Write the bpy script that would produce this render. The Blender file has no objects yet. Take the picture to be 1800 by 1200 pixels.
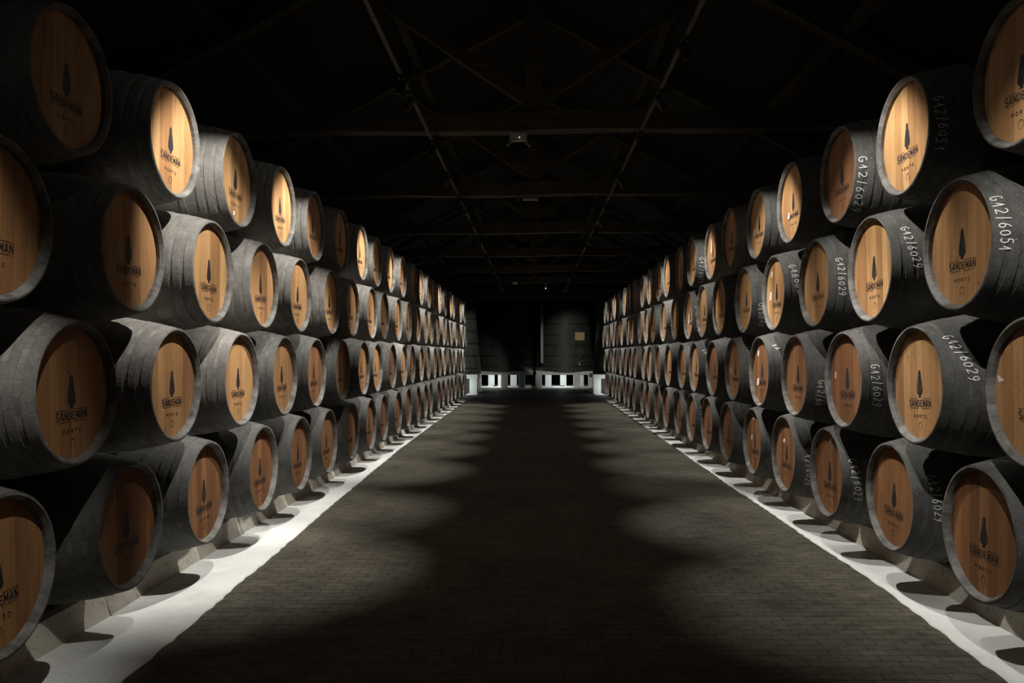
import bpy, bmesh, math, random
from mathutils import Vector, Matrix
random.seed(7)
R = math.radians
C = bpy.context.scene.collection
S = bpy.context.scene

# ------------------------------------------------------------------ camera, world, exposure
F = 1395.0                       # focal length in pixels of the 1800 px wide frame
VPX, VPY = 938.9, 624.0          # where the aisle converges
EYE = 1.70
cd = bpy.data.cameras.new('camera'); cam = bpy.data.objects.new('camera', cd); C.objects.link(cam)
cam.location = (0, 0, EYE); cam.rotation_euler = (R(90), 0, 0)
cd.sensor_width = 36; cd.lens = 36 * F / 1800
cd.shift_x = -(VPX - 900) / 1800; cd.shift_y = (VPY - 600) / 1800
cd.clip_start = 0.05; cd.clip_end = 200
S.camera = cam
w = bpy.data.worlds.new('world'); S.world = w; w.use_nodes = True
w.node_tree.nodes['Background'].inputs[0].default_value = (0.75, 0.85, 0.70, 1)
w.node_tree.nodes['Background'].inputs[1].default_value = 0.010
S.view_settings.view_transform = 'Standard'; S.view_settings.look = 'None'
S.view_settings.gamma = 1; S.view_settings.use_curve_mapping = False
S.view_settings.exposure = 0.0

TRACK_X, TRACK_Z = 1.2, 4.22
WARM = (1.0, 0.965, 0.89)
# spotlights on the two tracks: (y of the lamp, aim x, aim y, aim z, power, cone degrees)
def upper(ys, face, power):      # aimed at the two upper rows, a little up the aisle
    return [(y, face, y + d + .12, 2.42, p * power, 63, .6) for y, p, d in ys]
def lower(ys, face, power):      # aimed at the bottom row and the white edge of the floor
    return [(y, face - .15, y + d, 0.55, p * power, 47, .8) for y, p, d in ys]
LEFT_SPOTS = [(2.30, 2.40, 3.00, 2.10, 210, 42, .7)] \
    + upper([(5.12, 1.12, .62), (7.60, 1.05, .35), (10.95, 1.0, .5), (13.5, 1.0, .5), (16.9, 1.0, .5), (20.2, 1.0, .5), (22.9, 1.0, .5), (26.1, 1.0, .5)], 2.40, 290) \
    + lower([(7.15, 1.15, -.7), (9.35, .9, -.6), (12.5, 1.1, -.7), (15.0, 1.0, -.7), (17.3, 1.0, -.7), (19.6, 1.0, -.7), (22.1, 1.0, -.7), (24.6, 1.0, -.7), (27.1, 1.0, -.7)], 2.40, 420)
RIGHT_SPOTS = [(2.60, 2.42, 3.45, 2.4, 300, 56, .9)] \
    + upper([(5.10, 1.0, .45), (7.55, .9, .4), (11.0, .9, .4), (14.4, 1.0, .4), (17.0, .9, .4), (21.0, .9, .4), (23.7, .9, .4), (26.4, .9, .4)], 2.42, 225) \
    + lower([(6.30, .78, -.7), (8.95, 1.1, -.8), (11.2, .4, -.7), (13.1, .9, -.7), (15.4, .9, -.7), (17.9, .9, -.7), (20.3, .9, -.7), (22.8, .9, -.7), (25.2, .9, -.7), (27.6, .9, -.7)], 2.45, 400)
SPILL = 0.010

# ------------------------------------------------------------------ materials
def new_mat(name):
    m = bpy.data.materials.new(name); m.use_nodes = True
    nt = m.node_tree
    return m, nt, nt.nodes['Principled BSDF']
def N(nt, t, **kw):
    n = nt.nodes.new(t)
    for k, v in kw.items(): setattr(n, k, v)
    return n
def mathn(nt, op, a, b=None, c=None):
    n = N(nt, 'ShaderNodeMath', operation=op)
    for i, v in enumerate((a, b, c)):
        if v is None: continue
        if isinstance(v, (int, float)): n.inputs[i].default_value = v
        else: nt.links.new(v, n.inputs[i])
    return n.outputs[0]
def mix(nt, fac, a, b):
    n = N(nt, 'ShaderNodeMix', data_type='RGBA')
    if isinstance(fac, (int, float)): n.inputs[0].default_value = fac
    else: nt.links.new(fac, n.inputs[0])
    for i, v in ((6, a), (7, b)):
        if isinstance(v, tuple): n.inputs[i].default_value = v + (1,) if len(v) == 3 else v
        else: nt.links.new(v, n.inputs[i])
    return n.outputs[2]
def ramp(nt, fac, *stops):
    n = N(nt, 'ShaderNodeValToRGB')
    e = n.color_ramp.elements
    while len(e) < len(stops): e.new(0.5)
    for el, (p, c) in zip(e, stops): el.position = p; el.color = tuple(c) + (1,)
    nt.links.new(fac, n.inputs[0]); return n.outputs[0]
def noise(nt, vec, scale, detail=4, rough=0.55):
    n = N(nt, 'ShaderNodeTexNoise'); n.inputs['Scale'].default_value = scale
    n.inputs['Detail'].default_value = detail; n.inputs['Roughness'].default_value = rough
    if vec is not None: nt.links.new(vec, n.inputs['Vector'])
    return n.outputs[0]
def mapping(nt, vec, scale, loc=None):
    n = N(nt, 'ShaderNodeMapping'); n.inputs['Scale'].default_value = scale
    nt.links.new(vec, n.inputs['Vector'])
    if loc is not None: nt.links.new(loc, n.inputs['Location'])
    return n.outputs[0]
def bump(nt, bs, h, strength, dist=0.01):
    n = N(nt, 'ShaderNodeBump'); n.inputs['Strength'].default_value = strength; n.inputs['Distance'].default_value = dist
    nt.links.new(h, n.inputs['Height']); nt.links.new(n.outputs[0], bs.inputs['Normal'])
def flat(name, col, rough=0.7, metal=0.0):
    m, nt, bs = new_mat(name); bs.inputs['Base Color'].default_value = tuple(col) + (1,)
    bs.inputs['Roughness'].default_value = rough; bs.inputs['Metallic'].default_value = metal
    no = noise(nt, N(nt, 'ShaderNodeTexCoord').outputs['Object'], 35)
    c2 = tuple(min(1, v * 1.25) for v in col)
    nt.links.new(mix(nt, no, tuple(v * 0.8 for v in col), c2), bs.inputs['Base Color'])
    return m

def stave_material(name, lo, hi, staves=30, is_hoop=False):
    m, nt, bs = new_mat(name)
    tc = N(nt, 'ShaderNodeTexCoord').outputs['Object']
    oi = N(nt, 'ShaderNodeObjectInfo').outputs['Random']
    off = N(nt, 'ShaderNodeCombineXYZ'); 
    for i in range(3): nt.links.new(mathn(nt, 'MULTIPLY', oi, 13.0 + 7 * i), off.inputs[i])
    sp = N(nt, 'ShaderNodeSeparateXYZ'); nt.links.new(tc, sp.inputs[0])
    ang = mathn(nt, 'ARCTAN2', sp.outputs[2], sp.outputs[1])
    t = mathn(nt, 'ADD', mathn(nt, 'MULTIPLY', ang, staves / (2 * math.pi)), mathn(nt, 'MULTIPLY', oi, 5.0))
    fr = mathn(nt, 'FRACT', t); fl = mathn(nt, 'FLOOR', t)
    wn = N(nt, 'ShaderNodeTexWhiteNoise', noise_dimensions='2D')
    cv = N(nt, 'ShaderNodeCombineXYZ'); nt.links.new(fl, cv.inputs[0]); nt.links.new(oi, cv.inputs[1])
    nt.links.new(cv.outputs[0], wn.inputs['Vector'])
    n1 = noise(nt, mapping(nt, tc, (5, 5, 5), off.outputs[0]), 1.6, 6, 0.62)
    n2 = noise(nt, mapping(nt, tc, (6, 40, 40), off.outputs[0]), 1.0, 4)
    n3 = noise(nt, mapping(nt, tc, (60, 60, 60), off.outputs[0]), 1.0, 2)
    col = ramp(nt, n1, (0.25, lo), (0.75, hi))
    if not is_hoop:
        f = mathn(nt, 'ADD', mathn(nt, 'MULTIPLY', wn.outputs[0], 0.35), mathn(nt, 'MULTIPLY', n2, 0.45))
    else:
        f = mathn(nt, 'MULTIPLY', n3, 0.7)
    col = mix(nt, f, col, tuple(v * 0.42 for v in lo))
    sp1 = mathn(nt, 'GREATER_THAN', n3, 0.69)
    col = mix(nt, mathn(nt, 'MULTIPLY', sp1, 0.35), col, (0.5, 0.48, 0.44))
    if not is_hoop:
        edge = mathn(nt, 'LESS_THAN', mathn(nt, 'MINIMUM', fr, mathn(nt, 'SUBTRACT', 1.0, fr)), 0.02)
        col = mix(nt, mathn(nt, 'MULTIPLY', edge, 0.4), col, (0.05, 0.045, 0.04))
        h = mathn(nt, 'SUBTRACT', mathn(nt, 'MULTIPLY', n2, 0.5), edge)
    else:
        h = n3
    nt.links.new(col, bs.inputs['Base Color'])
    bs.inputs['Roughness'].default_value = 0.72; bs.inputs['Specular IOR Level'].default_value = 0.25
    bump(nt, bs, h, 0.5, 0.004)
    return m

def head_material(name, light, mid, dark, planks=7.5, stain=0.5):
    m, nt, bs = new_mat(name)
    tc = N(nt, 'ShaderNodeTexCoord').outputs['Object']
    oi = N(nt, 'ShaderNodeObjectInfo').outputs['Random']
    off = N(nt, 'ShaderNodeCombineXYZ')
    for i in range(3): nt.links.new(mathn(nt, 'MULTIPLY', oi, 17.0 + 9 * i), off.inputs[i])
    sp = N(nt, 'ShaderNodeSeparateXYZ'); nt.links.new(tc, sp.inputs[0])
    wob = noise(nt, mapping(nt, tc, (0, 3, 0), off.outputs[0]), 1.0, 1)
    t = mathn(nt, 'MULTIPLY', mathn(nt, 'ADD', sp.outputs[1], mathn(nt, 'ADD', mathn(nt, 'MULTIPLY', oi, 3.0), mathn(nt, 'MULTIPLY', wob, 0.05))), planks / 0.68)
    fr = mathn(nt, 'FRACT', t); fl = mathn(nt, 'FLOOR', t)
    wn = N(nt, 'ShaderNodeTexWhiteNoise', noise_dimensions='2D')
    cv = N(nt, 'ShaderNodeCombineXYZ'); nt.links.new(fl, cv.inputs[0]); nt.links.new(oi, cv.inputs[1])
    nt.links.new(cv.outputs[0], wn.inputs['Vector'])
    g = noise(nt, mapping(nt, tc, (1, 55, 3.2), off.outputs[0]), 1.0, 6, 0.65)
    big = noise(nt, mapping(nt, tc, (1, 9, 2.0), off.outputs[0]), 1.0, 3)
    tone = mathn(nt, 'ADD', mathn(nt, 'MULTIPLY', wn.outputs[0], 0.45), mathn(nt, 'ADD', mathn(nt, 'MULTIPLY', g, 0.35), mathn(nt, 'MULTIPLY', big, 0.35)))
    col = ramp(nt, tone, (0.22, light), (0.55, mid), (0.92, dark))
    # dark streaks of old wine and small dark knots
    st = noise(nt, mapping(nt, tc, (1, 14, 2.3), off.outputs[0]), 1.3, 5, 0.7)
    stf = ramp(nt, st, (0.60, (0, 0, 0)), (0.72, (1, 1, 1)))
    col = mix(nt, mathn(nt, 'MULTIPLY', stf, stain), col, (0.11, 0.055, 0.028))
    kn = noise(nt, mapping(nt, tc, (1, 60, 30), off.outputs[0]), 1.0, 2)
    knf = mathn(nt, 'MULTIPLY', mathn(nt, 'GREATER_THAN', kn, 0.735), 0.75)
    col = mix(nt, knf, col, (0.07, 0.035, 0.02))
    # clusters of small worm holes, runs of spilt wine below the middle, pale bloom
    vo = N(nt, 'ShaderNodeTexVoronoi'); vo.inputs['Scale'].default_value = 1.0
    nt.links.new(mapping(nt, tc, (1, 62, 40), off.outputs[0]), vo.inputs['Vector'])
    cl = noise(nt, mapping(nt, tc, (1, 7, 7), off.outputs[0]), 1.0, 2)
    hole = mathn(nt, 'MULTIPLY', mathn(nt, 'LESS_THAN', vo.outputs['Distance'], 0.17), mathn(nt, 'GREATER_THAN', cl, 0.60))
    col = mix(nt, mathn(nt, 'MULTIPLY', hole, 0.8), col, (0.05, 0.025, 0.015))
    rn = noise(nt, mapping(nt, tc, (1, 11, 1.1), off.outputs[0]), 1.7, 4, 0.6)
    rf = ramp(nt, rn, (0.55, (0, 0, 0)), (0.66, (1, 1, 1)))
    col = mix(nt, mathn(nt, 'MULTIPLY', rf, stain * 0.55), col, (0.16, 0.095, 0.06))
    edge = mathn(nt, 'LESS_THAN', mathn(nt, 'MINIMUM', fr, mathn(nt, 'SUBTRACT', 1.0, fr)), 0.014)
    col = mix(nt, mathn(nt, 'MULTIPLY', edge, 0.55), col, (0.08, 0.04, 0.02))
    nt.links.new(col, bs.inputs['Base Color'])
    bs.inputs['Roughness'].default_value = 0.62; bs.inputs['Specular IOR Level'].default_value = 0.3
    bump(nt, bs, mathn(nt, 'SUBTRACT', mathn(nt, 'MULTIPLY', g, 0.4), edge), 0.35, 0.003)
    return m

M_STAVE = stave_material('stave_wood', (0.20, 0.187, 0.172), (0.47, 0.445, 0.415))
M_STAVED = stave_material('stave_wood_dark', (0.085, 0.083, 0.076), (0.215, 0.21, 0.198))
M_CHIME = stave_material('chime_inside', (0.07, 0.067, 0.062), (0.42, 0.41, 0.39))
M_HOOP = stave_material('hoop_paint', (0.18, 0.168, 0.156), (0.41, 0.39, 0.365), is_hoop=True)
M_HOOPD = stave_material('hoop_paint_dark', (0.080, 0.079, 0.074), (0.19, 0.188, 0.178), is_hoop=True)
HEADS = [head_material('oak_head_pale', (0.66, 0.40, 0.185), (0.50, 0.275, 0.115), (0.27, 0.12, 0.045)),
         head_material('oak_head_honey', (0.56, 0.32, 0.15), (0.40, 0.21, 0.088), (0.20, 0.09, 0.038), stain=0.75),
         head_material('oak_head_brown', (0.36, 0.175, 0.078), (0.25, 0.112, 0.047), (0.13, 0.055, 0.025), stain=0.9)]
def ink_material():
    m, nt, bs = new_mat('branding_ink')
    tc = N(nt, 'ShaderNodeTexCoord').outputs['Object']
    oi = N(nt, 'ShaderNodeObjectInfo').outputs['Random']
    off = N(nt, 'ShaderNodeCombineXYZ')
    for i in range(3): nt.links.new(mathn(nt, 'MULTIPLY', oi, 17.0 + 9 * i), off.inputs[i])
    g = noise(nt, mapping(nt, tc, (1, 70, 25), off.outputs[0]), 1.0, 4)
    f = ramp(nt, g, (0.56, (0, 0, 0)), (0.72, (1, 1, 1)))
    nt.links.new(mix(nt, mathn(nt, 'MULTIPLY', f, 0.6), (0.02, 0.017, 0.02), (0.30, 0.17, 0.08)), bs.inputs['Base Color'])
    bs.inputs['Roughness'].default_value = 0.6
    return m
M_INK = ink_material()
M_CHALK = flat('white_paint_marks', (0.90, 0.89, 0.85), 0.9)
M_BLACK = flat('black_metal', (0.02, 0.02, 0.02), 0.5)
M_TRACK = flat('track_metal', (0.085, 0.08, 0.075), 0.6, 0.1)
M_GREYBOX = flat('grey_plastic', (0.42, 0.42, 0.38), 0.5)
M_WHITE = flat('white_limewash', (0.80, 0.81, 0.79), 0.9)
M_BRASS = flat('plaque_wood', (0.70, 0.48, 0.24), 0.5)
M_STEEL = flat('tap_metal', (0.6, 0.6, 0.58), 0.35, 0.6)

def strip_material():
    m, nt, bs = new_mat('white_painted_stone')
    tc = N(nt, 'ShaderNodeTexCoord').outputs['Object']
    a = noise(nt, tc, 3.0, 6, 0.6); b = noise(nt, tc, 40.0, 3)
    c = ramp(nt, a, (0.3, (0.70, 0.71, 0.69)), (0.7, (0.86, 0.87, 0.85)))
    c = mix(nt, mathn(nt, 'MULTIPLY', mathn(nt, 'GREATER_THAN', b, 0.66), 0.3), c, (0.25, 0.24, 0.2))
    nt.links.new(c, bs.inputs['Base Color']); bs.inputs['Roughness'].default_value = 0.9
    bump(nt, bs, b, 0.25, 0.004); return m
def kerb_material():
    m, nt, bs = new_mat('limewashed_kerb')
    tc = N(nt, 'ShaderNodeTexCoord').outputs['Object']
    a = noise(nt, tc, 2.2, 6, 0.65); b = noise(nt, tc, 24.0, 4)
    c = ramp(nt, a, (0.3, (0.34, 0.32, 0.27)), (0.7, (0.60, 0.57, 0.49)))
    c = mix(nt, mathn(nt, 'MULTIPLY', mathn(nt, 'GREATER_THAN', b, 0.62), 0.45), c, (0.16, 0.14, 0.10))
    nt.links.new(c, bs.inputs['Base Color']); bs.inputs['Roughness'].default_value = 0.95
    bump(nt, bs, b, 0.5, 0.01); return m
def paving_material():
    m, nt, bs = new_mat('dark_block_paving')
    tc = N(nt, 'ShaderNodeTexCoord').outputs['Object']
    br = N(nt, 'ShaderNodeTexBrick'); br.inputs['Scale'].default_value = 1.0
    br.inputs['Brick Width'].default_value = 0.17; br.inputs['Row Height'].default_value = 0.085
    br.inputs['Mortar Size'].default_value = 0.006; br.inputs['Mortar Smooth'].default_value = 0.8
    br.inputs['Color1'].default_value = (0.9, 0.9, 0.9, 1); br.inputs['Color2'].default_value = (0.72, 0.72, 0.72, 1)
    br.inputs['Mortar'].default_value = (0.25, 0.25, 0.25, 1)
    wob = N(nt, 'ShaderNodeTexNoise'); wob.inputs['Scale'].default_value = 5.0; nt.links.new(tc, wob.inputs['Vector'])
    va = N(nt, 'ShaderNodeVectorMath', operation='SCALE'); va.inputs['Scale'].default_value = 0.035; nt.links.new(wob.outputs[1], va.inputs[0])
    vb = N(nt, 'ShaderNodeVectorMath', operation='ADD'); nt.links.new(tc, vb.inputs[0]); nt.links.new(va.outputs[0], vb.inputs[1])
    nt.links.new(vb.outputs[0], br.inputs['Vector'])
    a = noise(nt, tc, 0.9, 6, 0.65); d = noise(nt, tc, 14.0, 5, 0.7)
    st = noise(nt, mapping(nt, tc, (2.4, 4.6, 1.0)), 1.9, 6, 0.7)
    a = mathn(nt, 'ADD', mathn(nt, 'MULTIPLY', a, 0.45), mathn(nt, 'MULTIPLY', st, 0.55))
    c = ramp(nt, a, (0.36, (0.040, 0.035, 0.026)), (0.62, (0.165, 0.148, 0.112)))
    c = mix(nt, mathn(nt, 'MULTIPLY', d, 0.5), c, (0.05, 0.048, 0.04))
    mm = N(nt, 'ShaderNodeMix', data_type='RGBA', blend_type='MULTIPLY'); mm.inputs[0].default_value = 0.4
    nt.links.new(c, mm.inputs[6]); nt.links.new(br.outputs['Color'], mm.inputs[7])
    sp = noise(nt, tc, 95.0, 1)
    c = mix(nt, mathn(nt, 'MULTIPLY', mathn(nt, 'GREATER_THAN', sp, 0.77), 0.6), mm.outputs[2], (0.40, 0.38, 0.33))
    nt.links.new(c, bs.inputs['Base Color']); bs.inputs['Roughness'].default_value = 0.75
    bs.inputs['Specular IOR Level'].default_value = 0.2
    bump(nt, bs, mathn(nt, 'ADD', mathn(nt, 'MULTIPLY', br.outputs['Fac'], -0.7), d), 0.8, 0.012); return m
def timber_material(name, lo, hi):
    m, nt, bs = new_mat(name)
    tc = N(nt, 'ShaderNodeTexCoord').outputs['Object']
    a = noise(nt, mapping(nt, tc, (1.2, 9, 9)), 1.5, 6, 0.65)
    nt.links.new(ramp(nt, a, (0.3, lo), (0.72, hi)), bs.inputs['Base Color'])
    bs.inputs['Roughness'].default_value = 0.85
    bump(nt, bs, a, 0.6, 0.02); return m
def plank_material(name, col, axis, width):
    m, nt, bs = new_mat(name)
    tc = N(nt, 'ShaderNodeTexCoord').outputs['Object']
    sp = N(nt, 'ShaderNodeSeparateXYZ'); nt.links.new(tc, sp.inputs[0])
    fr = mathn(nt, 'FRACT', mathn(nt, 'MULTIPLY', sp.outputs[axis], 1 / width))
    e = mathn(nt, 'LESS_THAN', fr, 0.06)
    a = noise(nt, tc, 3.0, 6, 0.65)
    c = ramp(nt, a, (0.3, tuple(v * 0.6 for v in col)), (0.7, tuple(v * 1.3 for v in col)))
    nt.links.new(mix(nt, mathn(nt, 'MULTIPLY', e, 0.8), c, (0.004, 0.004, 0.004)), bs.inputs['Base Color'])
    bs.inputs['Roughness'].default_value = 0.7; bs.inputs['Specular IOR Level'].default_value = 0.25
    bump(nt, bs, mathn(nt, 'SUBTRACT', a, e), 0.5, 0.015); return m
M_STRIP, M_KERB, M_PAVE = strip_material(), kerb_material(), paving_material()
M_TIMBER = timber_material('old_timber', (0.035, 0.031, 0.021), (0.095, 0.083, 0.058))
M_ROOF = plank_material('roof_boards', (0.020, 0.020, 0.015), 1, 0.22)
M_WALL = flat('black_plaster', (0.022, 0.023, 0.02), 0.9)
M_VAT = None
def vat_material():
    m, nt, bs = new_mat('black_vat_staves')
    tc = N(nt, 'ShaderNodeTexCoord').outputs['Object']
    sp = N(nt, 'ShaderNodeSeparateXYZ'); nt.links.new(tc, sp.inputs[0])
    ang = mathn(nt, 'ARCTAN2', sp.outputs[1], sp.outputs[0])
    fr = mathn(nt, 'FRACT', mathn(nt, 'MULTIPLY', ang, 52 / (2 * math.pi)))
    e = mathn(nt, 'LESS_THAN', fr, 0.07)
    a = noise(nt, mapping(nt, tc, (4, 4, 1)), 1.5, 6, 0.65)
    c = ramp(nt, a, (0.3, (0.035, 0.038, 0.033)), (0.75, (0.085, 0.09, 0.078)))
    nt.links.new(mix(nt, mathn(nt, 'MULTIPLY', e, 0.6), c, (0.01, 0.01, 0.01)), bs.inputs['Base Color'])
    bs.inputs['Roughness'].default_value = 0.6
    bump(nt, bs, mathn(nt, 'SUBTRACT', a, e), 0.4, 0.01); return m
M_VAT = vat_material()

# ------------------------------------------------------------------ mesh helpers
def link(name, me, parent=None, loc=(0, 0, 0), rot=(0, 0, 0)):
    o = bpy.data.objects.new(name, me); C.objects.link(o)
    o.location = loc; o.rotation_euler = rot
    if parent: o.parent = parent
    return o
def build(name, bm, mat, smooth=False):
    bmesh.ops.recalc_face_normals(bm, faces=bm.faces)
    me = bpy.data.meshes.new(name); bm.to_mesh(me); bm.free()
    me.materials.append(mat)
    if smooth:
        me.polygons.foreach_set('use_smooth', [True] * len(me.polygons))
        me.set_sharp_from_angle(angle=R(35))
    return me
def add_box(bm, x0, x1, y0, y1, z0, z1, mat=None):
    vs = [bm.verts.new(p) for p in ((x0,y0,z0),(x1,y0,z0),(x1,y1,z0),(x0,y1,z0),(x0,y0,z1),(x1,y0,z1),(x1,y1,z1),(x0,y1,z1))]
    fs = [bm.faces.new([vs[i] for i in f]) for f in ((0,3,2,1),(4,5,6,7),(0,1,5,4),(1,2,6,5),(2,3,7,6),(3,0,4,7))]
    if mat is not None:
        for v in vs: v.co = mat @ v.co
    return fs
def box_mesh(name, x0, x1, y0, y1, z0, z1, mat, bev=0.0):
    bm = bmesh.new(); add_box(bm, x0, x1, y0, y1, z0, z1)
    if bev: bmesh.ops.bevel(bm, geom=bm.edges[:], offset=bev, segments=2, affect='EDGES', profile=0.5)
    return build(name, bm, mat)
def lathe(bm, prof, seg=64, axis='X', cap0=False, cap1=False, ang0=0.0):
    rings = []
    for (x, r) in prof:
        ring = []
        for i in range(seg):
            a = 2 * math.pi * i / seg + ang0
            p = (x, r * math.cos(a), r * math.sin(a)) if axis == 'X' else (r * math.cos(a), r * math.sin(a), x)
            ring.append(bm.verts.new(p))
        rings.append(ring)
    for a, b in zip(rings, rings[1:]):
        for i in range(seg):
            j = (i + 1) % seg
            bm.faces.new((a[i], a[j], b[j], b[i]))
    if cap0: bm.faces.new(rings[0][::-1])
    if cap1: bm.faces.new(rings[-1])
def tube(bm, p0, p1, r, seg=10, r1=None):
    p0, p1 = Vector(p0), Vector(p1); d = p1 - p0
    q = d.to_track_quat('Z', 'Y'); r1 = r if r1 is None else r1
    A = [bm.verts.new(p0 + q @ Vector((r * math.cos(t), r * math.sin(t), 0))) for t in [2 * math.pi * i / seg for i in range(seg)]]
    B = [bm.verts.new(p1 + q @ Vector((r1 * math.cos(t), r1 * math.sin(t), 0))) for t in [2 * math.pi * i / seg for i in range(seg)]]
    for i in range(seg): bm.faces.new((A[i], A[(i+1) % seg], B[(i+1) % seg], B[i]))
    bm.faces.new(A[::-1]); bm.faces.new(B)
def structure(o): o['kind'] = 'structure'; return o
def thing(name, label, cat, loc=(0, 0, 0), rotz=0.0, group=None):
    o = bpy.data.objects.new(name, None); C.objects.link(o); o.empty_display_size = 0.1
    o.location = loc; o.rotation_euler = (0, 0, rotz); o['label'] = label; o['category'] = cat
    if group: o['group'] = group
    return o
def tag(o, label, cat, group=None):
    o['label'] = label; o['category'] = cat
    if group: o['group'] = group
    return o

# ------------------------------------------------------------------ the setting
YN, YF, WX = -1.5, 50.0, 5.1
structure(link('floor', box_mesh('floor', -WX, WX, YN, YF, -0.3, 0.0, M_PAVE)))
def edge_strip(name, sgn, pts, far, col=M_STRIP):
    bm = bmesh.new(); rnd = random.Random(3 if sgn < 0 else 9)
    ys = []; y = pts[0][1]
    while y < pts[-1][1]: ys.append(y); y += 0.09
    ys.append(pts[-1][1]); rows = []
    for y in ys:
        for (xa, ya), (xb, yb) in zip(pts, pts[1:]):
            if ya <= y <= yb: x = xa + (xb - xa) * (y - ya) / (yb - ya); break
        x += rnd.uniform(-0.009, 0.009) + 0.005 * math.sin(y * 2.3)
        a = bm.verts.new((sgn * x, y, 0.0)); b = bm.verts.new((sgn * (x + 0.008), y, 0.010)); c = bm.verts.new((sgn * far, y, 0.010)); d = bm.verts.new((sgn * far, y, 0.0))
        rows.append((a, b, c, d))
    for p, q in zip(rows, rows[1:]):
        for k in range(4): bm.faces.new((p[k], q[k], q[(k+1) % 4], p[(k+1) % 4]))
    bm.faces.new(rows[0]); bm.faces.new(rows[-1][::-1])
    return structure(link(name, build(name, bm, col)))
edge_strip('trim_1', -1, [(2.10, -1.4), (2.12, 3.0), (2.146, 4.13), (2.20, 6.4), (2.31, 9.6), (2.43, 14.3), (2.50, 21), (2.56, 30.2)], 2.83)
edge_strip('trim_2', 1, [(2.42, -1.4), (2.44, 3.0), (2.47, 4.28), (2.54, 5.7), (2.55, 10.5), (2.62, 17), (2.66, 22), (2.71, 30.2)], 3.0)
def kerb(name, sgn, x0):
    bm = bmesh.new(); rnd = random.Random(5); rows = []
    y = YN + 0.1
    while y < 29.4:
        j = rnd.uniform(-0.008, 0.008)
        prof = [(x0 - 0.01 + j, 0.0), (x0 + 0.02 + j, 0.07 + j), (x0 + 0.055, 0.175), (x0 + 0.09, 0.19), (WX, 0.19), (WX, 0.0)]
        rows.append([bm.verts.new((sgn * a, y, b)) for a, b in prof]); y += 0.15
    for p, q in zip(rows, rows[1:]):
        for k in range(6): bm.faces.new((p[k], q[k], q[(k+1) % 6], p[(k+1) % 6]))
    bm.faces.new(rows[0]); bm.faces.new(rows[-1][::-1])
    return structure(link(name, build(name, bm, M_KERB)))
kerb('trim_3', -1, 2.76); kerb('trim_4', 1, 2.91)
structure(link('wall_left', box_mesh('wall_left', -WX - 0.4, -WX, YN, YF, -0.3, 5.2, M_WALL)))
structure(link('wall_right', box_mesh('wall_right', WX, WX + 0.4, YN, YF, -0.3, 5.2, M_WALL)))
structure(link('wall_back', box_mesh('wall_back', -WX - 0.4, WX + 0.4, YF, YF + 0.4, -0.3, 8.0, M_WALL)))
EAVE, RIDGE = 4.9, 7.6
bm = bmesh.new()
for s in (-1, 1):
    a = [bm.verts.new(p) for p in ((0, YN, RIDGE), (s * (WX + .4), YN, EAVE - .2), (s * (WX + .4), YF, EAVE - .2), (0, YF, RIDGE))]
    b = [bm.verts.new(v.co + Vector((0, 0, 0.12))) for v in a]
    bm.faces.new(a); bm.faces.new(b[::-1])
    for k in range(4): bm.faces.new((a[k], a[(k+1) % 4], b[(k+1) % 4], b[k]))
structure(link('ceiling', build('ceiling', bm, M_ROOF)))
# white painted apron below the vats
structure(link('trim_5', box_mesh('trim_5', -4.9, -0.15, 38.6, 46.5, 0.0, 0.012, M_STRIP)))
structure(link('trim_6', box_mesh('trim_6', 0.15, 4.9, 38.6, 46.5, 0.0, 0.012, M_STRIP)))
structure(link('trim_7', box_mesh('trim_7', -5.0, -2.45, 33.2, 38.2, 0.0, 0.012, M_STRIP)))
structure(link('trim_8', box_mesh('trim_8', 2.62, 5.0, 33.2, 38.2, 0.0, 0.012, M_STRIP)))

# roof trusses
BEAM_Y = [5.45, 9.4, 13.15, 17.2, 21.2, 25.2, 29.1, 33.2, 37.2]
ORD = ['nearest', 'second', 'third', 'fourth', 'fifth', 'sixth', 'seventh', 'eighth', 'ninth']
ZB = 4.30
def timber(bm, p0, p1, wy, wz):
    p0, p1 = Vector(p0), Vector(p1); d = p1 - p0; L = d.length
    xa = d.normalized(); ya = Vector((0, 1, 0)); za = xa.cross(ya)
    mt = Matrix((xa, ya, za)).transposed().to_4x4(); mt.translation = p0
    add_box(bm, 0, L, -wy / 2, wy / 2, -wz / 2, wz / 2, mt)
def sag(me, seed):
    rnd = random.Random(seed)
    return me
def truss_mesh(name, p0, p1, wy, wz):
    bm = bmesh.new(); timber(bm, p0, p1, wy, wz)
    bmesh.ops.subdivide_edges(bm, edges=[e for e in bm.edges if e.calc_length() > 1.0], cuts=14, use_grid_fill=True)
    rnd = random.Random(len(name) + int(p0[2] * 10))
    for v in bm.verts:
        v.co.z += 0.012 * math.sin(v.co.x * 2.1) + rnd.uniform(-.004, .004)
        v.co.y += rnd.uniform(-.006, .006)
    return build(name, bm, M_TIMBER)
tie = truss_mesh('tie_beam', (-WX, 0, 0.09), (WX, 0, 0.21), 0.20, 0.22)
king = truss_mesh('king_post', (0, 0, 0.26), (0, 0, 3.2), 0.16, 0.2)
struts = [truss_mesh('strut', (s * 0.08, 0, 0.42), (s * 2.3, 0, 1.92), 0.13, 0.14) for s in (-1, 1)]
raf = [truss_mesh('principal_rafter', (s * 5.0, 0, 0.46), (s * 0.1, 0, 3.08), 0.16, 0.18) for s in (-1, 1)]
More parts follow.
